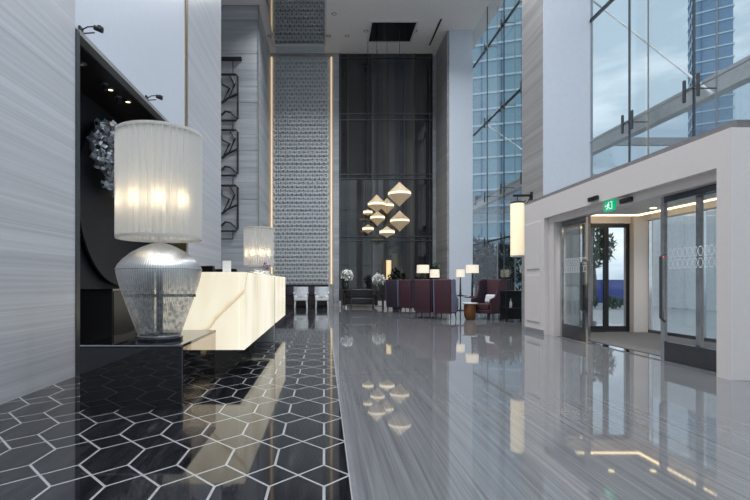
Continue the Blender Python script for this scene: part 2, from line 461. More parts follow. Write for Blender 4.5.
for pa, pb, gm in ((339, 348, 'dark_glass'), (348, 372, 'dark_glass'), (372, 388, 'grey_reflection_glass'), (388, 404, 'blue_reflection_glass'), (404, 414, 'grey_reflection_glass'), (414, 432.5, 'dark_glass')):
    B('tinted_pane', gm, X(pa)+.003, X(pb)-.003, BACK-.02, BACK+.12, .25, CE, wb)
B('glazing_plinth', 'white_paint', gx0, gx1, BACK-.10, BACK+.12, 0, .25, wb)
for px in (340.5, 348, 372, 404, 414, 429.5):
    B('mullion', 'gunmetal', X(px)-.015, X(px)+.015, BACK-.07, BACK-.02, .25, CE, wb)
for py in (58.5, 114, 120, 174.5, 179, 236.5, 240.5):
    B('transom', 'gunmetal', gx0, gx1, BACK-.06, BACK-.02, Z(py)-.02, Z(py)+.02, wb)

# ---- ceiling with two mirrored panels
ce = struct('ceiling', 'pale grey high lobby ceiling with two framed mirror panels', 'ceiling', MB().box(-5.3, 6.6, REAR, BACK+.4, CE, CE+.3), 'ceiling_paint')
def ceil_panel(x0, x1, y0, y1, mat, fr):
    p = B('mirror_panel', mat, x0, x1, y0, y1, CE-.03, CE, ce)
    for a in ((x0-.07, x0, y0-.07, y1+.07), (x1, x1+.07, y0-.07, y1+.07), (x0, x1, y0-.07, y0), (x0, x1, y1, y1+.07)):
        B('frame_bar', fr, *a, CE-.06, CE, p)
ceil_panel(-2.13, .03, 15.4, 20.1, 'grey_mirror', 'white_paint')
B('glass_strip', 'soffit_blue', -2.13, .03, 20.2, 20.75, CE-.05, CE, ce)
ceil_panel(1.90, 3.66, 18.35, 19.87, 'dark_mirror', 'white_paint')
B('slot_grille', 'black_satin', 4.55, 4.62, 18.2, 20.2, CE-.02, CE, ce)

# ---- rear wall
struct('wall_rear', 'stone wall closing the lobby behind the viewer', 'wall', MB().box(-3.3, 6.6, REAR-.3, REAR, -.2, .35), 'far_stone')
wr = bpy.data.objects['wall_rear']
for x in (-3.3, .0, 3.3, 6.0): B('stone_pier', 'far_stone', x, x+.6, REAR-.3, REAR, .35, CE, wr)
w7 = struct('window_7', 'tall glazing between stone piers behind the viewer', 'window')
for x in (-2.7, .6, 3.9):
    x1 = x+2.7 if x < 3 else 6.0
    for z0, z1 in ((.35, 2.8), (2.8, 5.6), (5.6, 8.4), (8.4, CE)):
        B('glass_pane', 'window_glass', x+.03, x1-.03, REAR-.16, REAR-.14, z0+.03, z1-.03, w7); B('transom', 'gunmetal', x, x1, REAR-.19, REAR-.11, z0-.03, z0+.03, w7)

# ---- right side: stone pillars and the frameless glazing
def pillar(name, label, x0, x1, y0, y1):
    return struct(name, label, 'pillar', MB().box(x0, x1, y0, y1, -.006, CE, .012, 1), 'pillar_stone')
pillar('wall_pillar_near', 'square veined stone pillar rising behind the entrance portal', 5.04, 6.13, 10.72, 11.86)
pillar('wall_pillar_far', 'veined stone pillar at the far end of the window wall', 5.04, 6.10, 19.05, 20.9)
B('front_panel', 'pillar_panel', 5.05, 6.12, 10.68, 10.72, 0, CE, bpy.data.objects['wall_pillar_near'])
B('front_panel', 'pillar_panel', 5.12, 6.08, 19.01, 19.05, 0, CE, bpy.data.objects['wall_pillar_far'])
B('metal_angle', 'steel_grey', 6.13, 6.20, 10.72, 10.80, 0, CE, bpy.data.objects['wall_pillar_near'])
JOIN = [17.4-1.62*i for i in range(14)]
def glazing(name, label, y0, y1, levels, zlow):
    g = struct(name, label, 'window')
    ys = [y1]+[y for y in JOIN if y0+.1 < y < y1-.1]+[y0]
    zs = [zlow]+[l for l in levels if l > zlow+.1]+[CE]
    for a, b in zip(ys, ys[1:]):
        for c, d in zip(zs, zs[1:]):
            B('glass_pane', 'window_glass', XG, XG+.02, b+.006, a-.006, c+.006, d-.006, g)
    for y in ys[1:-1]:
        p = B('joint_post', 'gunmetal', XG-.008, XG+.028, y-.011, y+.011, zlow, CE, g)
        fin = B('tension_post', 'steel_grey', XG+.375, XG+.395, y-.010, y+.010, zlow, CE, g)
        for l in zs[1:-1]:
            s = MB()
            s.box(XG-.06, XG-.015, y-.17, y-.12, l-.19, l+.19, .012, 1); s.box(XG-.06, XG-.015, y+.12, y+.17, l-.19, l+.19, .012, 1)
            s.box(XG-.045, XG-.03, y-.15, y+.15, l-.008, l+.008)
            s.box(XG-.02, XG+.38, y-.009, y+.009, l-.009, l+.009)
            s.build('spider_fitting', 'gunmetal', g)
    for l in zs[1:-1]:
        big = abs(l-4.3) > .01
        B('transom', 'gunmetal' if big else 'steel_grey', XG+.0, XG+.06 if big else XG+.03, y0, y1, l-(.03 if big else .008), l+(.03 if big else .008), g)
    return g
glazing('window_1', 'tall frameless glass wall between the two pillars behind the armchairs', 11.86, 19.05, (2.6, 4.3, 7.1, 9.9), 0)
w2 = glazing('window_2', 'tall frameless glass wall above the entrance portal', 5.2, 10.72, (4.3, 7.1, 9.9), 2.90)
w3 = glazing('window_3', 'tall glass wall on the near side of the entrance portal', REAR, 5.2, (1.5, 4.3, 7.1, 9.9), 0)

# ---- entrance portal and vestibule
P0, P1, PX = 5.20, 10.55, 4.55
po = struct('entrance_portal', 'pale grey entrance portal projecting from the window wall', 'portal')
def hb(name, mat, *a, parent=po, bev=0): return B(name, mat, *a, parent, bev)
hb('header', 'white_paint', PX, PX+.45, P0, P1, 2.42, 2.83)
hb('near_jamb', 'white_paint', PX, PX+.45, P0, P0+.19, -.006, 2.42)
hb('far_jamb', 'white_paint', PX, PX+.45, 9.62, P1, -.006, 2.42)
hb('jamb_panel', 'white_paint', PX-.02, PX, 9.80, 10.42, .25, 1.25, bev=.006)
hb('jamb_panel', 'white_paint', PX-.02, PX, 9.80, 10.42, 1.38, 2.38, bev=.006)
hb('skirting', 'steel_grey', PX-.015, PX, 9.62, P1, 0, .10)
hb('inner_header', 'white_paint', PX+.10, PX+.30, P0+.19, 9.62, 2.30, 2.42)
hb('inner_jamb', 'white_paint', PX+.10, PX+.30, 9.42, 9.62, -.006, 2.30)
hb('end_wall', 'white_paint', PX+.45, 7.3, P0, P0+.15, -.006, 2.83)
hb('end_wall', 'white_paint', PX+.45, 5.16, 10.30, P1, -.006, 2.83)
hb('door_head_wall', 'white_paint', 5.16, 6.80, 10.30, P1, 2.40, 2.83)
hb('corner_column', 'white_paint', 6.80, 7.22, 10.20, P1, -.006, 2.83)
hb('outer_header', 'white_paint', 7.05, 7.25, P0, P1, 2.45, 2.83)
hb('vestibule_ceiling', 'vestibule_paint', 5.1, 6.62, 5.6, 9.80, 2.52, 2.62)
hb('cove_soffit', 'vestibule_paint', PX+.45, 7.25, P0, P1, 2.70, 2.83)
hb('cove_led', 'led_cove', 6.625, 6.68, 5.6, 9.86, 2.50, 2.56)
hb('cove_led', 'led_cove', 5.1, 6.625, 9.805, 9.86, 2.50, 2.56)
hb('parapet', 'dark_parapet', PX+.10, XG, P0+.04, P1, 2.83, 2.93)
hb('entrance_mat', 'mat_grey', 4.98, 7.0, 5.5, 10.1, 0, .008)
hb('threshold', 'chrome', 4.72, 4.90, 5.39, 9.6, 0, .012)
for (x, y) in ((5.5, 8.9), (5.5, 7.4), (6.3, 8.9)):
    MB().lathe([(.05, 0), (.055, .012), (.035, .014)], 16, (x, y, 2.506)).build('recessed_spot', 'spot_glow', po); lamp('spot_beam', 'SPOT', (x, y, 2.49), 40, (1, .93, .82), po, .04, (0, 0, 0), None, 2.4)

# glass doors
def framed_leaf(root, axis, c, a0, a1, z0, z1, st=.07, rail=.26, top=.08, th=.045, mat='chrome', railmat='dark_chrome', gm='door_glass'):
    def bx(nm, m, u0, u1, q0, q1, t=th):
        if axis == 'y': return B(nm, m, c-t/2, c+t/2, u0, u1, q0, q1, root)
        return B(nm, m, u0, u1, c-t/2, c+t/2, q0, q1, root)
    bx('glass_pane', gm, a0+st, a1-st, z0+rail, z1-top, .012)
    bx('stile', mat, a0, a0+st, z0, z1); bx('stile', mat, a1-st, a1, z0, z1)
    bx('bottom_rail', railmat, a0+st, a1-st, z0, z0+rail); bx('top_rail', railmat, a0+st, a1-st, z1-top, z1)
DZ = 2.29
def slider(name, label, y0, y1, x, hand):
    d = struct(name, label, 'door'); framed_leaf(d, 'y', x, y0, y1, .012, DZ)
    hy = y0+.10 if hand > 0 else y1-.10
    MB().tube([(x-.03, hy, .55), (x-.09, hy, .6), (x-.09, hy, 1.45), (x-.03, hy, 1.5)], .02, 8).build('pull_handle', 'gunmetal', d, True)
    pat = MB()                          # frosted chain of hexagons across the glass
    n = int((y1-y0-.16)/.085); zc = 1.42
    for row in (-1, 1):
        for i in range(n):
            cy = y0+.08+.0425+i*.085
            for q in range(6):
                a = PI/3*q; b = PI/3*(q+1)
                p = [Vector((x-.008, cy+r*math.cos(t)*.9, zc+row*.075+r*math.sin(t)*1.5)) for r, t in ((.048, a), (.048, b), (.040, b), (.040, a))]
                pat.prism(p, (.001, 0, 0))
    pat.build('frosted_band', 'frost', d, kind='stuff')
    return d
slider('door_1', 'open sliding glass door leaf at the far side of the entrance', 8.36, 9.36, 4.77, 1)
slider('door_2', 'open sliding glass door leaf at the near side of the entrance', 5.42, 6.56, 4.77, -1)
B('lock_light', 'red_dot', 4.745, 4.75, 6.50, 6.52, 1.44, 1.46, bpy.data.objects['door_2'])
d = struct('window_4', 'fixed glass sidelight beside the far sliding door', 'window'); framed_leaf(d, 'y', 4.86, 8.56, 9.6, .012, DZ, rail=.12)
d = struct('window_5', 'fixed glass sidelight beside the near sliding door', 'window'); framed_leaf(d, 'y', 4.86, 5.40, 6.05, .012, DZ, rail=.12)
d = struct('door_3', 'dark framed double glass door at the far end of the vestibule', 'door')
framed_leaf(d, 'x', 10.36, 5.76, 6.27, .0, 2.39, st=.05, rail=.12, mat='black_satin', railmat='black_satin'); framed_leaf(d, 'x', 10.36, 6.28, 6.79, .0, 2.39, st=.05, rail=.12, mat='black_satin', railmat='black_satin')
d = struct('window_8', 'glass sidelight beside the dark framed vestibule door', 'window'); framed_leaf(d, 'x', 10.36, 5.17, 5.74, .0, 2.39, st=.04, rail=.10)
d = struct('window_6', 'outer glass wall of the vestibule towards the street', 'window')
ys = [10.2, 8.75, 7.3, 5.85, 5.35]
for a, b in zip(ys, ys[1:]):
    B('glass_pane', 'door_glass', 7.13, 7.15, b+.03, a-.03, .06, 2.45, d); B('stile', 'chrome', 7.11, 7.17, a-.03, a+.03, 0, 2.45, d)
B('bottom_rail', 'dark_chrome', 7.11, 7.17, 5.35, 10.2, 0, .06, d)

# ---- outdoors
struct('ground_outside', 'pale paved forecourt outside the glass walls', 'ground', MB().box(7.6, 160, -60, 160, -.35, -.12), 'pavement')
g = struct('canopy_beam', 'long grey steel fascia beam outside the glass wall', 'beam', MB().box(7.5, 7.72, -6, 40, 4.72, 5.10), 'beam_grey')
for i, y in enumerate((4.2, 8.4, 12.6, 16.8, 21.0, 25.2)):
    B('canopy_rib', 'beam_grey', 7.72, 11.5, y-.06, y+.06, 4.8, 5.0, g)
for i in range(20):
    B('canopy_pane', 'frosted_glass', 7.74, 11.5, -6+i*2.3, -6+i*2.3+2.26, 5.0, 5.02, g)
for y in (6.6, 14.9, 23.0):
    MB().tube([(7.62+.0, y, 4.9), (7.62, y, 5.35)], .16, 16).build('tie_boss', 'gunmetal', g)
def brace(label, y0, z0, y1, z1):
    o = MB().tube([(6.6, y0, z0), (6.6, y1, z1)], .022, 10).build('bracing_rod', 'steel_white')
    tag(o, label, 'steel rod', 'bracing rods outside the glass', 'structure')
brace('slanting white steel rod outside the glass above the entrance', 11.6, 8.2, 7.9, 4.3)
brace('slanting white steel rod outside the glass behind the armchairs', 18.9, 7.5, 15.3, 5.4)
def tower(name, label, x0, x1, y0, y1, h, fl_h, body, band):
    t = thing(name, label, 'building', ((x0+x1)/2, (y0+y1)/2, -.12))
    a, b = (x1-x0)/2, (y1-y0)/2
    B('tower_body', body, -a, a, -b, b, 0, h, t)
    n = int(h/fl_h); me = MB().box(-a-.35, a+.35, -b-.35, b+.35, 0, .38).mesh('floor_band', band)
    for i in range(1, n):
        o = bpy.data.objects.new('floor_band', me); col.objects.link(o); o.location = (0, 0, i*fl_h); o.parent = t
    for i in range(int((x1-x0)/4)):
        for s in (-1,):
            B('facade_fin', 'tower_dark', -a+2+i*4-.15, -a+2+i*4+.15, s*b-.25, s*b, 0, h, t)
    for i in range(int((y1-y0)/4)):
        B('facade_fin', 'tower_dark', -a-.25, -a, -b+2+i*4-.15, -b+2+i*4+.15, 0, h, t)
    return t
tw = tower('office_tower', 'blue glass office tower seen through the glass over the entrance', 119.6, 129.2, 144, 156, 130, 3.9, 'tower_glass', 'tower_band'); tw.rotation_euler.z = -.56
tw = tower('office_tower', 'blue glass tower seen through the tall window behind the armchairs', 33.6, 52, 97, 112, 100, 3.44, 'tower_pale', 'tower_band'); tw.rotation_euler.z = -.30
hb2 = thing('hoarding', 'blue site hoarding outside the far vestibule door', 'hoarding', (15.5, 26, -.12))
for i in range(5):
    B('hoarding_panel', 'hoarding_blue', -2.5+i, -2.5+i+.98, -.03, .03, .05, 1.35, hb2); B('hoarding_post', 'steel_grey', -2.5+i-.02, -2.5+i+.02, .03, .12, 0, 1.15, hb2)
bw = thing('added_screen', 'added tall white screen hiding the tower base beyond the outer vestibule glass', 'screen', (16.0, 24.6, -.12))  # added screen, pale like open sky, hides the tower base
for i in range(8):
    B('screen_panel', 'van_white', -.04, .04, -6.4+i*.8, -6.4+i*.8+.785, .05, 4.6, bw); B('screen_post', 'steel_grey', .04, .12, -6.4+i*.8-.03, -6.4+i*.8+.03, 0, 4.6, bw)
def leafmesh(name, n, rx, ry, rz, size, mat, parent, c=(0, 0, 0)):
    m = MB()
    for i in range(n):
        while True:
            p = Vector((random.uniform(-1, 1), random.uniform(-1, 1), random.uniform(-1, 1)))
            if p.length < 1: break
        p = Vector((p.x*rx+c[0], p.y*ry+c[1], p.z*rz+c[2]))
        R = Matrix.Rotation(random.uniform(0, 6.28), 3, 'Z') @ Matrix.Rotation(random.uniform(-1.2, 1.2), 3, 'X')
        s = size*random.uniform(.6, 1.2)
        pts = [(0, -s, 0), (s*.35, -.2*s, .08*s), (0, s, 0), (-s*.35, -.2*s, .08*s)]
        v = [m.bm.verts.new(p+R @ Vector(q)) for q in pts]; m.bm.faces.new(v)
    return m.build(name, mat, parent)
def shrub(label, loc, r, n, size, grp):
    t = thing('shrub', label, 'shrub', loc, 0, grp)
    leafmesh('foliage', n, r, r*.8, r*.7, size, 'leaf_green', t, (0, 0, r*.75)); MB().tube([(0, 0, 0), (0, 0, r*.8)], .03, 6).build('stem', 'trunk', t)
gp = 'shrubs before the blue hoarding'
shrub('middle green shrub in front of the blue hoarding outside', (13.05, 21.0, -.12), .42, 260, .12, gp)
shrub('leftmost green shrub in front of the blue hoarding outside', (12.1, 21.2, -.12), .42, 260, .12, gp)
shrub('rightmost green shrub in front of the blue hoarding outside', (14.0, 21.1, -.12), .42, 260, .12, gp)
t = thing('street_tree', 'leafy street tree seen through the far vestibule door', 'tree', (13.9, 24, -.12))
MB().tube([(0, 0, 0), (.05, 0, 1.4), (0, .05, 2.6)], [.14, .11, .06], 8).build('trunk', 'trunk', t)
leafmesh('crown', 700, 1.0, 1.0, 1.1, .24, 'leaf_green', t, (0, 0, 3.0))

for i, (x, y, hgt, lb) in enumerate(((8.9, 24.5, 3.4, 'dark leafy tree outside the tall window, middle one'), (9.8, 30.0, 4.2, 'dark leafy tree outside the tall window, leftmost and farthest'), (11.0, 27.2, 3.8, 'dark leafy tree outside the tall window, nearest the stone pillar'))):
    t = thing('garden_tree', lb, 'tree', (x, y, -.12), 0, 'dark trees outside the tall window')
    MB().tube([(0, 0, 0), (.04, 0, hgt*.4), (0, .05, hgt*.7)], [.12, .09, .05], 8).build('trunk', 'trunk', t)
    leafmesh('crown', 900, 1.15, 1.15, hgt*.42, .22, 'leaf_dark', t, (0, 0, hgt*.58))
# ================================================================== THINGS
# ---- ceiling lamps of the hall, seen and added
def downlight(x, y, label, power):
    t = thing('ceiling_downlight', label, 'downlight', (x, y, CE), 0, 'recessed downlights in the high ceiling')
    MB().lathe([(.085, -.012), (.10, 0), (.07, -.004)], 20, close=True).build('trim_ring', 'black_satin', t)
    if power:
        lamp('lamp_beam', 'AREA', (0, 0, -.05), power, (.94, .97, 1), t, .5, (0, 0, 0), 2.2)
for px, py, lb in ((334, 14, 'small recessed downlight nearest the edge of the picture by the mirrored ceiling panel'), (269.5, 36, 'small recessed downlight left of the large mirrored ceiling panel'),
               (328.5, 36, 'small recessed downlight touching the right edge of the mirrored ceiling panel'), (347, 36, 'small recessed downlight between the two ceiling panels'),
               (366, 31, 'small recessed downlight at the left of the dark ceiling panel'), (415, 31, 'small recessed downlight at the right of the dark ceiling panel')):
    D = (CE-H)*F/(VY-py); downlight((px-VX)*D/F, D-.0, lb, 0)
for y in (-2.5, 1.5, 5.5, 9.5, 13.2, 16.2):  # unseen ceiling lamps, added to brighten the hall
    for x in (-1.2, 1.6, 4.3):
        MB().lathe([(.25, -.012), (.29, 0), (.24, -.004)], 20, (x, y, CE), close=True).build('added_ceiling_lamp', 'black_satin', ce)
        lamp('lamp_beam', 'AREA', (x, y, CE-.05), CEIL_POWER, (.94, .97, 1), ce, .5, (0, 0, 0), 2.2)

# ---- big lamps with wound wire bodies
def big_lamp(label, loc):
    t = thing('table_lamp', label, 'lamp', loc, 0, 'large pleated lamps at the reception')
    MB().lathe([(.21, 0), (.215, .01), (.215, .03), (.19, .04)], 40).build('base', 'dark_chrome', t, True)
    prof = [(.19, .04), (.238, .17), (.288, .31), (.334, .44), (.370, .56), (.384, .63), (.386, .66), (.372, .70), (.325, .755), (.255, .815), (.165, .865), (.08, .90), (.03, .91)]
    body = MB().lathe(prof, 64).build('vase_body', 'wound_wire', t, True)
    for zz, rr in ((.66, .388), (.04, .195)):
        MB().tube([(rr*math.cos(a*PI/32), rr*math.sin(a*PI/32), zz) for a in range(64)], .005, 6, True).build('wire_hoop', 'steel_grey', body, True)
    MB().tube([(0, 0, .90), (0, 0, 1.9)], .013, 12).build('stem', 'silver', t, True); MB().tube([(0, 0, .03), (0, 0, .905)], .03, 12).build('core_rod', 'gunmetal', body, True)
    MB().box(-.34, .34, -.012, .012, .40, .425).build('cross_bar', 'gunmetal', body)
    z0, z1, R = .955, 1.925, .378
    sh = MB().lathe([(R, z0), (R, z0+.3), (R, z0+.6), (R, z1)], 80, pleat=.013).build('shade', 'pleated_silk', t, False)
    for zz in (z0, z1):
        MB().lathe([(R-.012, zz-.014), (R+.01, zz-.014), (R+.01, zz+.014), (R-.012, zz+.014)], 72, close=True).build('rim', 'pleated_silk', sh, True)
    for k in range(3):
        a = k*2*PI/3+.4
        MB().tube([(0, 0, z1-.05), (.386*math.cos(a), .386*math.sin(a), z1-.02)], .005, 6).build('spider_arm', 'silver', sh)
    for k in range(4):
        a = -PI/2+(k-1.5)*.62 if k < 4 else 0
        bx, by = .315*math.cos(a), .315*math.sin(a)
        bl = MB().lathe([(.006, 0), (.028, .03), (.036, .07), (.024, .11), (.004, .125)], 16, (bx, by, z0+.28)).build('light_bulb', 'bulb', t, True)
        MB().tube([(0, 0, z0+.27), (bx, by, z0+.275)], .006, 6).build('bulb_arm', 'silver', bl)
        lamp('bulb_light', 'POINT', (bx, by, z0+.30), 1.0, (1, .85, .62), t, .03)
    return t
t = thing('lamp_console', 'low black gloss console under the nearest large lamp', 'console', (-1.66, 4.0, 0))
B('front_panel', 'black_gloss', -.44, .44, 0, .03, 0, .535, t); B('top_panel', 'black_gloss', -.44, .44, 0, 1.25, .535, .56, t, bev=.003)
B('back_panel', 'smoked_glass', -.44, .44, 1.23, 1.25, 0, .535, t); B('side_panel', 'smoked_glass', .42, .44, .03, 1.22, 0, .535, t); B('side_panel', 'black_gloss', -.44, -.42, .03, 1.22, 0, .535, t)
B('edge_highlight', 'chrome', -.44, .44, -.004, 0, .548, .556, t); B('edge_highlight', 'gunmetal', .436, .444, -.004, 0, 0, .548, t)  # bright strips put the edge highlights of the panels into colour
big_lamp('tall table lamp with white pleated drum shade and silver vase body on the black console', (-1.555, 4.40, .56))
t = thing('lamp_console', 'low black plinth past the reception counter carrying the farther large lamp', 'console', (-1.66, 12.0, 0))
B('front_panel', 'black_gloss', -.42, .36, -.42, -.39, 0, .535, t); B('top_panel', 'black_gloss', -.42, .36, -.42, .42, .535, .56, t); B('side_panel', 'black_gloss', -.42, -.39, -.39, .42, 0, .535, t); B('side_panel', 'black_gloss', .33, .36, -.39, .42, 0, .535, t)
big_lamp('farther matching lamp with white pleated shade rising behind the glowing counter', (-1.69, 12.05, .56))

# ---- backlit onyx reception counters
def counter(label, y0, y1, n, x0=-.915, xb=-1.95):
    t = thing('reception_counter', label, 'reception desk', (x0, y0, 0), 0, 'glowing reception counters')
    L = y1-y0; wdt = xb-x0; zb, zt = .32, 1.215
    for i in range(n):
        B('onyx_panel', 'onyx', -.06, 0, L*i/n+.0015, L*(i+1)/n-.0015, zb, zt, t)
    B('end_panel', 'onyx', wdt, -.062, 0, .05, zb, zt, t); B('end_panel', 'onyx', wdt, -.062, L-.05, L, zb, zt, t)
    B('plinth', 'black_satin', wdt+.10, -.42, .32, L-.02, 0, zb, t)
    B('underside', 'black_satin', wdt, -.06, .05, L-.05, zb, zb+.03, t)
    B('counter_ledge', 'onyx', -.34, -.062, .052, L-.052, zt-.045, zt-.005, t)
    B('worktop', 'dark_wood', wdt, -.35, .06, L-.06, .71, .75, t)
    return t
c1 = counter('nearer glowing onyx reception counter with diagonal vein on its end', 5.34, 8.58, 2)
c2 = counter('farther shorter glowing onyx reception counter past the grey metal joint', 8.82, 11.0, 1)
o = B('joint_cabinet', 'steel_grey', -1.90, -.93, 8.60, 8.80, 0, 1.20); tag(o, 'slim grey metal unit joining the two onyx counters', 'cabinet')
def monitor(label, x, y, rz):
    t = thing('computer_monitor', label, 'monitor', (x, y, .75), rz, 'screens behind the reception counter')
    m = MB().box(-.29, .29, -.02, .02, .17, .575, .008, 1); m.rot(-.22, 'X', (0, 0, .17)); m.build('screen', 'black_satin', t)
    m = MB().box(-.03, .03, -.02, .02, .01, .30, .004, 1); m.build('neck', 'gunmetal', t); B('foot', 'gunmetal', -.12, .12, -.09, .09, 0, .012, t, bev=.004)
monitor('nearer dark monitor peeking over the onyx counter', -1.62, 6.35, PI/2+.9)
monitor('farther dark monitor peeking over the onyx counter', -1.58, 7.7, PI/2+.9)
t = thing('card_holder', 'small white card holder on top of the glowing counter', 'card holder', (-1.17, 5.60, 1.21), .2)
B('card', 'ceramic', -.05, .05, -.004, .004, .01, .145, t); B('foot', 'ceramic', -.06, .06, -.03, .03, 0, .012, t)
t = thing('orchid', 'small purple flower in a pot on the glowing counter by the farther lamp', 'flower', (-1.02, 8.3, 1.21))
MB().lathe([(.03, 0), (.045, .05), (.05, .09), (.04, .09)], 16).build('pot', 'ceramic', t, True); leafmesh('blossom', 40, .07, .07, .07, .03, 'petal_purple', t, (0, 0, .19)); MB().tube([(0, 0, .08), (0, 0, .2)], .004, 6).build('stem', 'leaf_green', t)

# ---- niche contents
t = thing('wall_disc', 'large dark lacquer disc hung in the niche', 'wall art', (NB+.0, 8.25, 2.47))
m = MB()
m.lathe([(0.001, .03), (.6, .05), (1.15, .055), (1.38, .09), (1.42, .10), (1.42, .06), (1.36, .0)], 64); m.rot(PI/2, 'Y'); m.build('disc', 'disc_lacquer', t, True)
MB().box(.0, .03, -.4, .4, -.02, .02).build('hanger', 'black_iron', t)
cr = MB(); random.seed(3)
for i in range(300):
    a = random.uniform(0, 2*PI); rr = math.sqrt(random.random())
    yy = rr*math.cos(a)*.62; zz = rr*math.sin(a)*.56
    yy += -.25*zz
    s = random.uniform(.035, .085)
    R = Matrix.Rotation(random.uniform(0, 6.28), 3, 'X') @ Matrix.Rotation(random.uniform(-.9, .9), 3, 'Y') @ Matrix.Rotation(random.uniform(-.9, .9), 3, 'Z')
    c = Vector((random.uniform(0, .26)*(1-rr*.7)+.02, yy, zz)); n = 7
    ring = []; ring2 = []
    for k in range(n):
        th = 2*PI*k/n; q = s*random.uniform(.65, 1.25)
        ring.append(cr.bm.verts.new(c+R @ Vector((random.uniform(.03, .08), q*math.cos(th), q*math.sin(th)))))
        ring2.append(cr.bm.verts.new(c+R @ Vector((.0, q*.42*math.cos(th), q*.42*math.sin(th)))))
    for k in range(n): cr.bm.faces.new((ring[k], ring[(k+1) % n], ring2[(k+1) % n], ring2[k]))
t = thing('coral_relief', 'crinkled silver metal relief on the dark disc in the niche', 'sculpture', (NB+.17, 7.60, 3.10))
cr.build('metal_petals', 'relief_metal', t); MB().tube([(-.08, 0, 0), (.05, 0, 0)], .04, 8).build('mount', 'black_iron', t)
t = thing('credenza', 'black cabinet standing in the niche below the disc', 'cabinet', (-3.44, 7.0, 0))
B('body', 'black_satin', -.27, .25, 0, 2.6, .06, .97, t); B('top', 'black_gloss', -.275, .265, -.01, 2.61, .97, .995, t); B('plinth', 'black_iron', -.25, .22, .03, 2.57, 0, .06, t)
for i in range(3): B('door', 'black_satin', .25, .262, .03+i*.85, .85+i*.85, .09, .95, t)
for i, (px, py, on, lb) in enumerate(((82, 66, 0, 'unlit spotlight closest to the edge of the niche ceiling'), (104, 86, 0, 'unlit black spotlight head in the niche ceiling, nearer of two'), (110.5, 91, 1, 'nearer lit spotlight glowing in the niche ceiling'),
                       (118, 99, 0, 'unlit black spotlight head in the niche ceiling, farther of two'), (128, 103, 1, 'farther lit spotlight glowing in the niche ceiling'))):
    D = (NZ-.05-H)*F/(VY-py); x = (px-VX)*D/F
    t = thing('niche_spotlight', lb, 'spotlight', (x, D, NZ-.02), 0, 'spotlights in the niche ceiling')
    MB().lathe([(.055, -.02), (.06, 0), (.04, 0), (.04, -.02)], 16, close=True).build('housing', 'gunmetal', t, True)
    MB().lathe([(.002, -.012), (.038, -.012), (.038, -.006)], 16).build('lens', 'spot_glow' if on else 'ceramic', t, True)
    if not on and i: MB().tube([(0, 0, -.01), (.03, 0, -.09)], .035, 10).build('head', 'gunmetal', t)
    if on: lamp('spot_beam', 'SPOT', (0, 0, -.03), 8, (1, .85, .6), t, .03, (.12, -.35, 0), None, 1.4)
# picture lights on the panel edge
def picture_light(label, y):
    t = thing('picture_light', label, 'picture light', (XL-.02, y, NZ+.075), 0, 'picture lights under the pale wall panel'); t.scale = (.78, .9, .9)
    MB().box(0, .035, -.045, .045, -.04, .05, .006, 1).build('mount', 'black_iron', t)
    MB().tube([(.03, 0, .01), (.12, 0, .05), (.22, 0, .055), (.28, .01, .04)], .009, 8).build('arm', 'black_iron', t, True)
    MB().tube([(.03, .05, -.01), (.2, .05, .0)], .009, 8).build('stay', 'black_iron', t, True)
    hd = MB().tube([(.22, .0, .045), (.34, .02, .015)], [.032, .04], 12).build('lamp_head', 'black_iron', t, True)
    MB().lathe([(.002, 0), (.03, 0), (.03, .006)], 12, (.30, .01, .066)).build('lens', 'ceramic', hd)
picture_light('nearer black arm light at the niche corner by the stone wall', 5.56)
picture_light('farther black arm light above the niche near the lamp shade', 7.62)

# ---- hanging metal art on the recess wall
t = thing('hanging_art', 'black metal hanging art of three linked frames on the recess wall', 'wall art', (0, 0, 0))
AY = FW-.09
def P(px, py): v = at(px, py, AY); return (v.x, AY, v.z)
MB().box(P(210, 58)[0], P(241.5, 58)[0], AY-.03, FW, P(0, 60)[2], P(0, 57)[2]).build('top_bar', 'black_iron', t)
fx0, fx1 = 213.5, 237.8
for (ya, yb) in ((74.5, 120.5), (130, 175.5), (185.5, 231)):
    fr = MB().tube([P(fx0+2, ya), P(fx1-2, ya), P(fx1, ya+2), P(fx1, yb-2), P(fx1-2, yb), P(fx0+2, yb), P(fx0, yb-2), P(fx0, ya+2)], .042, 6, True).build('frame', 'black_iron', t)
    hgt = yb-ya
    for pts in ([(fx0, ya+hgt*.50), (fx0+9, ya+hgt*.62), (fx0+14, ya+hgt*.52), (fx1, ya+hgt*.42)], [(fx0+3, ya+hgt*.98), (fx0+12, ya+hgt*.80), (fx0+17, ya+hgt*.82), (fx1, ya+hgt*.96)],
                [(fx0+6, ya), (fx0+9, ya+hgt*.22), (fx0+16, ya+hgt*.30), (fx0+9, ya+hgt*.62)], [(fx1-9, ya+hgt*.52), (fx1-3, ya+hgt*.2), (fx1-8, ya)]):
        MB().tube([P(*q) for q in pts], .04, 6).build('branch', 'black_iron', fr)
for (ya, yb) in ((59, 74.5), (120.5, 130), (175.5, 185.5), (231, 239)):
    for xx in (218, 233): MB().tube([P(xx, ya), P(xx, yb)], .018, 6).build('rod', 'black_iron', t)
MB().tube([P(218, 239), P(233, 239)], .022, 6).build('bottom_rod', 'black_iron', t)

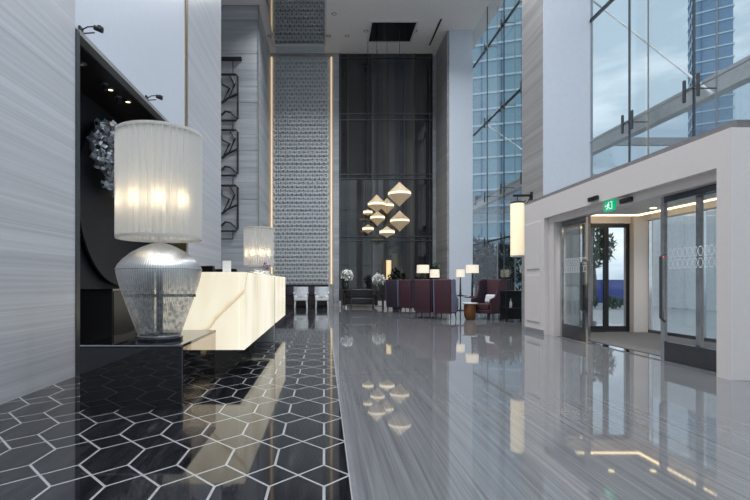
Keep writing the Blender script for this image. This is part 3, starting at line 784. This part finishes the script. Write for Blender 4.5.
# ---- pendant lanterns
pend = [((399.5, 194), 11.6, 11.7, 12.2, 19.0, 'largest and topmost pendant lantern'), ((376.7, 204.5), 9, 9.8, 7.5, 19.6, 'pendant lantern left of the topmost one, upper of the left cluster'), ((387, 205.8), 7, 7.6, 8, 20.5, 'pendant lantern squeezed between the topmost one and the upper left one'),
        ((367.8, 212.4), 4.7, 3.2, 3.0, 19.8, 'smallest pendant lantern at the left of the cluster'), ((377.5, 217.8), 7.4, 6.6, 8, 20.6, 'pendant lantern in the middle of the left cluster'), ((399.7, 221), 9.8, 10.2, 10.2, 20.2, 'pendant lantern directly below the topmost one'),
        ((368, 229), 5.8, 4.6, 4.6, 20.9-.5, 'lowest pendant lantern on the left'), ((387, 232.3), 7.8, 6.0, 5.4, 19.2, 'lowest pendant lantern of the cluster, flattened diamond')]
for (px, py), hw, up, dn, D, lb in pend:
    c = at(px, py, D); s = D/F
    t = thing('pendant_lantern', lb, 'pendant lamp', c, 0, 'diamond pendant lanterns over the far lounge')
    r, u, dd = hw*s, up*s, dn*s; e = .045
    MB().lathe([(r*1.0, e), (r*.97, e+.03), (r*.5, u*.55), (.02, u)], 28).build('upper_shell', 'pendant_shell', t, True)
    MB().lathe([(.02, -dd), (r*.5, -dd*.55), (r*.97, -e-.03), (r*1.0, -e)], 28).build('lower_shell', 'pendant_shell', t, True)
    MB().lathe([(r*.96, -e), (r*.985, 0), (r*.96, e)], 28).build('light_band', 'pendant_band', t, True)
    MB().tube([(0, 0, u-.02), (0, 0, CE-c.z)], .008, 6).build('cable', 'black_iron', t)

# ---- wall lantern
t = thing('wall_lantern', 'long cream cylinder lantern on black bracket at the near stone pillar', 'wall lamp', (4.69, 11.28, 0))
MB().lathe([(.155, 1.72), (.158, 1.74), (.158, 3.00), (.155, 3.02)], 40).build('shade', 'lantern_paper', t, True)
MB().lathe([(.163, 3.0), (.166, 3.03), (.10, 3.06), (.02, 3.07)], 32).build('cap', 'black_iron', t, True)
MB().lathe([(.05, 1.70), (.162, 1.715), (.162, 1.75), (.155, 1.75)], 32).build('bottom_ring', 'ceramic', t, True)
MB().tube([(0, 0, 3.06), (0, 0, 3.20)], .012, 8).build('hook', 'black_iron', t)
MB().tube([(-.10, 0, 3.20), (.35, 0, 3.20)], .03, 8).build('bracket_arm', 'black_iron', t)
m = MB(); m.tube([(.33, 0, 3.18), (.24, 0, 3.02), (.14, 0, 3.0), (.2, 0, 3.08)], .016, 8); m.tube([(.33, 0, 3.05), (.28, -.05, 3.0), (.22, -.03, 2.95)], .014, 8)
m.build('scroll', 'black_iron', t, True); B('wall_plate', 'black_iron', .325, .35, -.05, .05, 2.95, 3.28, t)

# ---- exit sign and door sensors
t = thing('exit_sign', 'small green lit exit sign with white running figure over the entrance', 'exit sign', (PX+.078, 7.53, 2.335)); t.scale = (1, .86, .86)
B('panel', 'sign_green', -.02, .02, -.15, .15, -.10, .10, t); B('hanger', 'steel_white', -.006, .006, -.10, -.09, .10, .115, t); B('hanger', 'steel_white', -.006, .006, .09, .10, .10, .115, t)
fg = MB()
def q(pts): fg.prism([(-.0215, -y, zz) for y, zz in pts], (.001, 0, 0))
q([(.05, -.07), (.11, -.07), (.11, .07), (.05, .07), (.05, .055), (.095, .055), (.095, -.055), (.05, -.055)])
q([(-.01, .045), (.012, .045), (.012, .068), (-.01, .068)]); q([(-.03, .035), (.01, .04), (.0, -.005), (-.03, -.005)])
q([(-.03, .03), (-.06, .0), (-.05, -.008), (-.025, .015)]); q([(.0, .03), (.04, .01), (.035, .0), (.0, .012)]); q([(-.015, -.005), (.03, -.04), (.03, -.07), (.015, -.07), (.015, -.045), (-.03, -.005)]); q([(-.03, -.005), (-.04, -.04), (-.08, -.055), (-.075, -.07), (-.03, -.055), (-.012, -.005)])
q([(-.12, -.005), (-.085, -.005), (-.085, -.02), (-.065, .003), (-.085, .026), (-.085, .011), (-.12, .011)])
fg.build('pictogram', 'sign_white', t)
for y, xs, zs, lb in ((7.82, PX, 2.50, 'black door sensor left of the exit sign on the portal header'), (7.12, PX+.10, 2.35, 'black door sensor right of the exit sign on the portal header')):
    t = thing('door_sensor', lb, 'sensor', (xs, y, zs), 0, 'door sensors'); B('housing', 'black_satin', -.05, 0, -.13, .13, -.035, .035, t, bev=.008); B('lens', 'black_gloss', -.054, -.05, -.08, .08, -.02, .02, t)

# ---- lounge: wing chairs
def wing_chair(label, x, y, face, m1, m2, cushion=False, m3=None, grp='purple wing chairs in the lounge'):
    t = thing('wing_chair', label, 'armchair', (x, y, 0), math.atan2(face[1], face[0])+PI/2, grp)
    B('seat', m1, -.26, .26, -.34, .20, .28, .47, t, bev=.04); B('seat_frame', m1, -.32, .32, -.34, .32, .18, .29, t, bev=.02)
    m = MB().box(-.33, .33, .20, .33, .22, 1.18, .04); m.rot(-.06, 'X', (0, .3, .3)); m.build('backrest', m1, t, True)
    for s in (-1, 1):
        pr = [(s*.33, .28, .22), (s*.33, -.33, .22), (s*.33, -.35, .60), (s*.33, -.16, .66), (s*.33, -.06, .85), (s*.34, -.02, 1.14), (s*.34, .10, 1.185), (s*.33, .33, 1.17)]
        w_ = MB().prism(pr, (s*.05, 0, 0)).build('wing', m3 or m1, t)
        MB().prism([(s*.322, .2, .5), (s*.322, -.30, .5), (s*.322, -.31, .59), (s*.322, -.14, .65), (s*.322, -.03, .85), (s*.328, .0, 1.12), (s*.325, .2, 1.14)], (s*-.01, 0, 0)).build('wing_lining', m2, w_)
        for yy in (-.28, .26):
            MB().tube([(s*.28, yy, .20), (s*.30, yy*1.08, 0)], [.028, .016], 8).build('leg', 'dark_wood', t)
    if face[1] > .5: t.scale = (.76, .84, 1)
    if cushion:
        m = MB().box(-.22, .22, -.04, .06, 0, .26, .045); m.rot(-.25, 'X')
        c = m.build('cushion', 'cushion_white'); c.parent = None
        a = t.rotation_euler.z; c.rotation_euler = (0, 0, a)
        c.location = Vector((x, y, .475))+Matrix.Rotation(a, 3, 'Z') @ Vector((0, .06, 0))
        tag(c, cushion, 'cushion', 'white cushions on the wing chairs')
    return t
wing_chair('dark plum wing chair at the far left of the lounge, leftmost', 2.66, 17.1, (.75, .65), 'plum_velvet', 'lilac_lining_lit_wing', 'white cushion on the leftmost wing chair', 'lilac_lining_lit_wing')
wing_chair('burgundy wing chair second from the left of the lounge', 3.06, 16.5, (.75, .65), 'purple_velvet', 'plum_velvet', False, 'plum_velvet')
wing_chair('burgundy wing chair third from the left, back to the viewer', 3.13, 14.3, (.55, .83), 'purple_velvet', 'lilac_lining_lit_wing', False, 'plum_velvet')
wing_chair('dark wing chair nearest the viewer, left of the round golden table', 3.60, 13.75, (.55, .83), 'purple_velvet', 'lilac_lining_lit_wing', False, 'lilac_lining_lit_wing')
wing_chair('burgundy wing chair facing left with a white cushion on its seat', 4.90, 13.8, (-.88, -.47), 'purple_velvet', 'plum_velvet', 'wide white cushion on the burgundy chair facing left')
wing_chair('dark plum wing chair by the window behind the black side table', 5.48, 14.6, (.1, 1), 'plum_velvet', 'lilac_lining_lit_wing')

# tables and lamps of the lounge
def side_table(name, label, x, y, r, h, mt, ml, grp=None):
    t = thing(name, label, 'table', (x, y, 0), 0, grp)
    MB().lathe([(r-.02, h-.03), (r, h-.02), (r, h-.005), (r-.01, h)], 32).build('top', mt, t, True)
    MB().lathe([(.03, .03), (.025, h-.03)], 12).build('column', ml, t, True); MB().lathe([(r*.6, 0), (r*.6, .015), (.04, .035)], 28).build('foot', ml, t, True)
    return t
t = thing('drum_table', 'round golden drum table with white top between the wing chairs', 'table', (4.30, 13.70, 0)); t.scale = (.85, .85, 1)
MB().lathe([(.16, .02), (.20, .10), (.215, .25), (.20, .40), (.18, .46)], 32).build('drum', 'gold_drum', t, True); MB().lathe([(.25, .46), (.26, .47), (.26, .485), (.25, .49)], 32).build('top', 'ceramic', t, True); MB().lathe([(.14, 0), (.15, .02)], 24).build('foot', 'black_iron', t)
def small_lamp(label, px, yt, yb, hw, D, foot):
    c = at(px, yb, D); top = at(px, yt, D).z; r = hw*D/F
    t = thing('shaded_lamp', label, 'lamp', (c.x, D, foot), 0, 'lounge lamps with white drum shades')
    MB().lathe([(r, c.z-foot), (r*.96, top-foot)], 32).build('shade', 'shade_glow', t, True)
    MB().tube([(0, 0, .02), (0, 0, c.z-foot+.1)], [.04, .018], 12).build('stem', 'black_iron', t, True); MB().lathe([(.11, 0), (.11, .015), (.04, .035)], 20).build('foot', 'black_iron', t, True)
for lb, tl, px, yt, yb, hw, D in (('lounge lamp with wide white shade left of the plant pot', 'dark side table under the leftmost lounge lamp', 423, 265, 273, 6.2, 18.2), ('small lounge lamp with low white shade beside the leafy plant', 'dark side table under the small lamp beside the plant', 434.7, 269.5, 277.5, 4.7, 17.2),
                  ('small lounge lamp with white shade before the far pillar', 'dark side table under the small lamp before the far pillar', 460.4, 269.5, 277, 4.2, 17.9), ('lounge lamp with wide white shade nearest the tall window', 'dark side table under the wide lamp near the window', 472.2, 265, 273, 6.3, 16.2)):
    x = (px-VX)*D/F
    side_table('side_table', tl, x, D, .27, .58, 'dark_wood', 'black_iron', 'dark side tables in the lounge'); small_lamp(lb, px, yt, yb, hw, D, .58)
t = thing('console_table', 'black open side table at the right end of the lounge', 'table', (5.28, 12.95, 0))
B('top', 'black_satin', -.30, .30, -.22, .22, .82, .86, t); B('shelf', 'black_satin', -.28, .28, -.20, .20, .36, .39, t)
for sx in (-1, 1):
    for sy in (-1, 1): B('leg', 'black_satin', sx*.28-.02, sx*.28+.02, sy*.20-.02, sy*.20+.02, 0, .82, t)
B('back_panel', 'black_satin', -.28, .28, .19, .20, .05, .82, t)
t = thing('bottle', 'small pale bottle on the shelf of the black side table', 'bottle', (5.18, 12.9, .39)); MB().lathe([(.03, 0), (.035, .02), (.035, .14), (.012, .19), (.012, .24)], 14).build('body', 'ceramic', t, True); MB().lathe([(.014, .24), (.014, .26)], 10).build('cap', 'brass', t)
t = thing('potted_plant', 'leafy green plant with red blossom behind the lounge lamps', 'plant', (4.48, 18.6, 0))
MB().lathe([(.14, 0), (.18, .3), (.20, .62), (.17, .62)], 20).build('pot', 'black_gloss', t, True); MB().tube([(0, 0, .5), (.02, 0, 1.5)], .015, 6).build('stem', 'leaf_green', t); leafmesh('foliage', 120, .16, .16, .42, .12, 'leaf_green', t, (0, 0, 1.5)); leafmesh('blossom', 30, .12, .12, .10, .05, 'petal_red', t, (.1, 0, 1.3))
t = thing('dark_plant', 'dark leafy plant standing behind the leftmost wing chairs', 'plant', (2.86, 18.3, 0))
MB().lathe([(.16, 0), (.20, .3), (.22, .5), (.19, .5)], 20).build('pot', 'black_gloss', t, True); leafmesh('foliage', 220, .36, .3, .35, .15, 'leaf_dark', t, (0, 0, 1.25)); MB().tube([(0, 0, .4), (0, 0, 1.3)], .02, 6).build('stem', 'trunk', t)

# back of the hall under the dark glazing
def flower_table(label, tl, px, D, h):
    x = (px-VX)*D/F
    t = thing('flower_stand', tl, 'table', (x, D, 0), 0, 'dark stands before the dark glass')
    B('top', 'dark_wood', -.24, .24, -.2, .2, h-.04, h, t)
    for sx in (-1, 1):
        for sy in (-1, 1): B('leg', 'dark_wood', sx*.20-.02, sx*.20+.02, sy*.16-.02, sy*.16+.02, 0, h-.04, t)
    B('stretcher', 'dark_wood', -.2, .2, -.015, .015, .10, .13, t)
    v = thing('flower_vase', label, 'flowers', (x, D, h), 0, 'white flowers in dark vases')
    MB().lathe([(.06, 0), (.10, .1), (.11, .22), (.06, .32), (.05, .35)], 18).build('vase', 'gunmetal', v, True)
    leafmesh('blossoms', 260, .26, .2, .22, .11, 'petal_white', v, (.03, 0, .58)); leafmesh('leaves', 30, .15, .15, .12, .09, 'leaf_green', v, (0, 0, .36))
flower_table('white orchid bouquet in dark vase left of the dark sofa', 'dark slender stand under the left white bouquet', 346.5, 19.6, .80)
flower_table('white flowers in dark vase nearest the wing chairs', 'dark slender stand under the white flowers nearest the wing chairs', 378, 19.0, .62)
t = thing('sofa', 'long black sofa in front of the dark glass', 'sofa', (1.55, 20.2, 0))
B('seat', 'black_satin', -.62, .62, -.35, .30, .14, .42, t, bev=.04); B('backrest', 'black_satin', -.62, .62, .22, .40, .40, .80, t, bev=.05)
for s in (-1, 1):
    B('arm', 'black_satin', s*.68-.07, s*.68+.07, -.36, .40, .10, .60, t, bev=.03)
    for yy in (-.28, .32): B('leg', 'chrome', s*.6-.02, s*.6+.02, yy-.02, yy+.02, 0, .14, t)
t = thing('floor_candle', 'tall cream glowing floor light beside the dark sofa', 'floor lamp', (2.84, 20.4, 0))
MB().lathe([(.12, 0), (.12, .02), (.03, .04)], 20).build('foot', 'brass', t, True); MB().tube([(0, 0, .03), (0, 0, 1.25)], .015, 8).build('pole', 'brass', t); MB().lathe([(.11, 1.2), (.11, 2.05)], 24).build('shade', 'candle_glow', t, True)

# white armchairs and the dark bench below the woven screen
t = thing('bench', 'long dark bench below the woven metal screen', 'bench', (-.95, 20.62, 0))
B('seat', 'dark_wood', -1.3, 1.15, -.22, .25, .08, .46, t); B('backrest', 'black_satin', -1.3, 1.15, .22, .30, .46, .98, t); B('plinth', 'black_iron', -1.27, 1.12, -.17, .25, 0, .08, t)
for i, (px, lb) in enumerate(((290.5, 'leftmost dark purple cushion on the bench'), (311.5, 'middle dark purple cushion between the white armchairs'), (331, 'rightmost dark purple cushion on the bench'))):
    if i == 2: continue
    m = MB().box(-.22, .22, -.06, .06, 0, .40, .05); m.rot(-.2, 'X'); o = m.build('cushion', 'plum_velvet', None, True); o.location = ((px-VX)*20.7/F, 20.70, .47); tag(o, lb, 'cushion', 'dark purple cushions on the bench')
def white_chair(label, px):
    D = 20.0
    t = thing('white_armchair', label, 'armchair', ((px-VX)*D/F, D, 0), 0, 'white armchairs below the woven screen')
    B('seat', 'chair_white', -.29, .29, -.28, .26, .30, .52, t, bev=.04)
    m = MB(); n = 15; pr0 = []
    for k in range(n):
        a = -PI*.10-PI*.80*k/(n-1); pr0.append((.30*math.cos(a), .28*math.sin(a)))
    inn = [(x*.86, y*.86) for x, y in pr0][::-1]
    m.prism([(x*1.1, y*1.1, .48) for x, y in pr0+inn], (0, 0, .42)); m.build('backrest', 'chair_white', t)
    for s in (-1, 1):
        B('arm', 'chair_white', s*.29-.03, s*.29+.03, -.22, .24, .60, .66, t, bev=.012)
        for yy in (-.22, .22): MB().tube([(s*.24, yy, .38), (s*.26, yy, 0)], [.038, .028], 8).build('leg', 'chair_white', t)
white_chair('left white armchair below the woven metal screen', 301)
white_chair('right white armchair below the woven metal screen', 322)
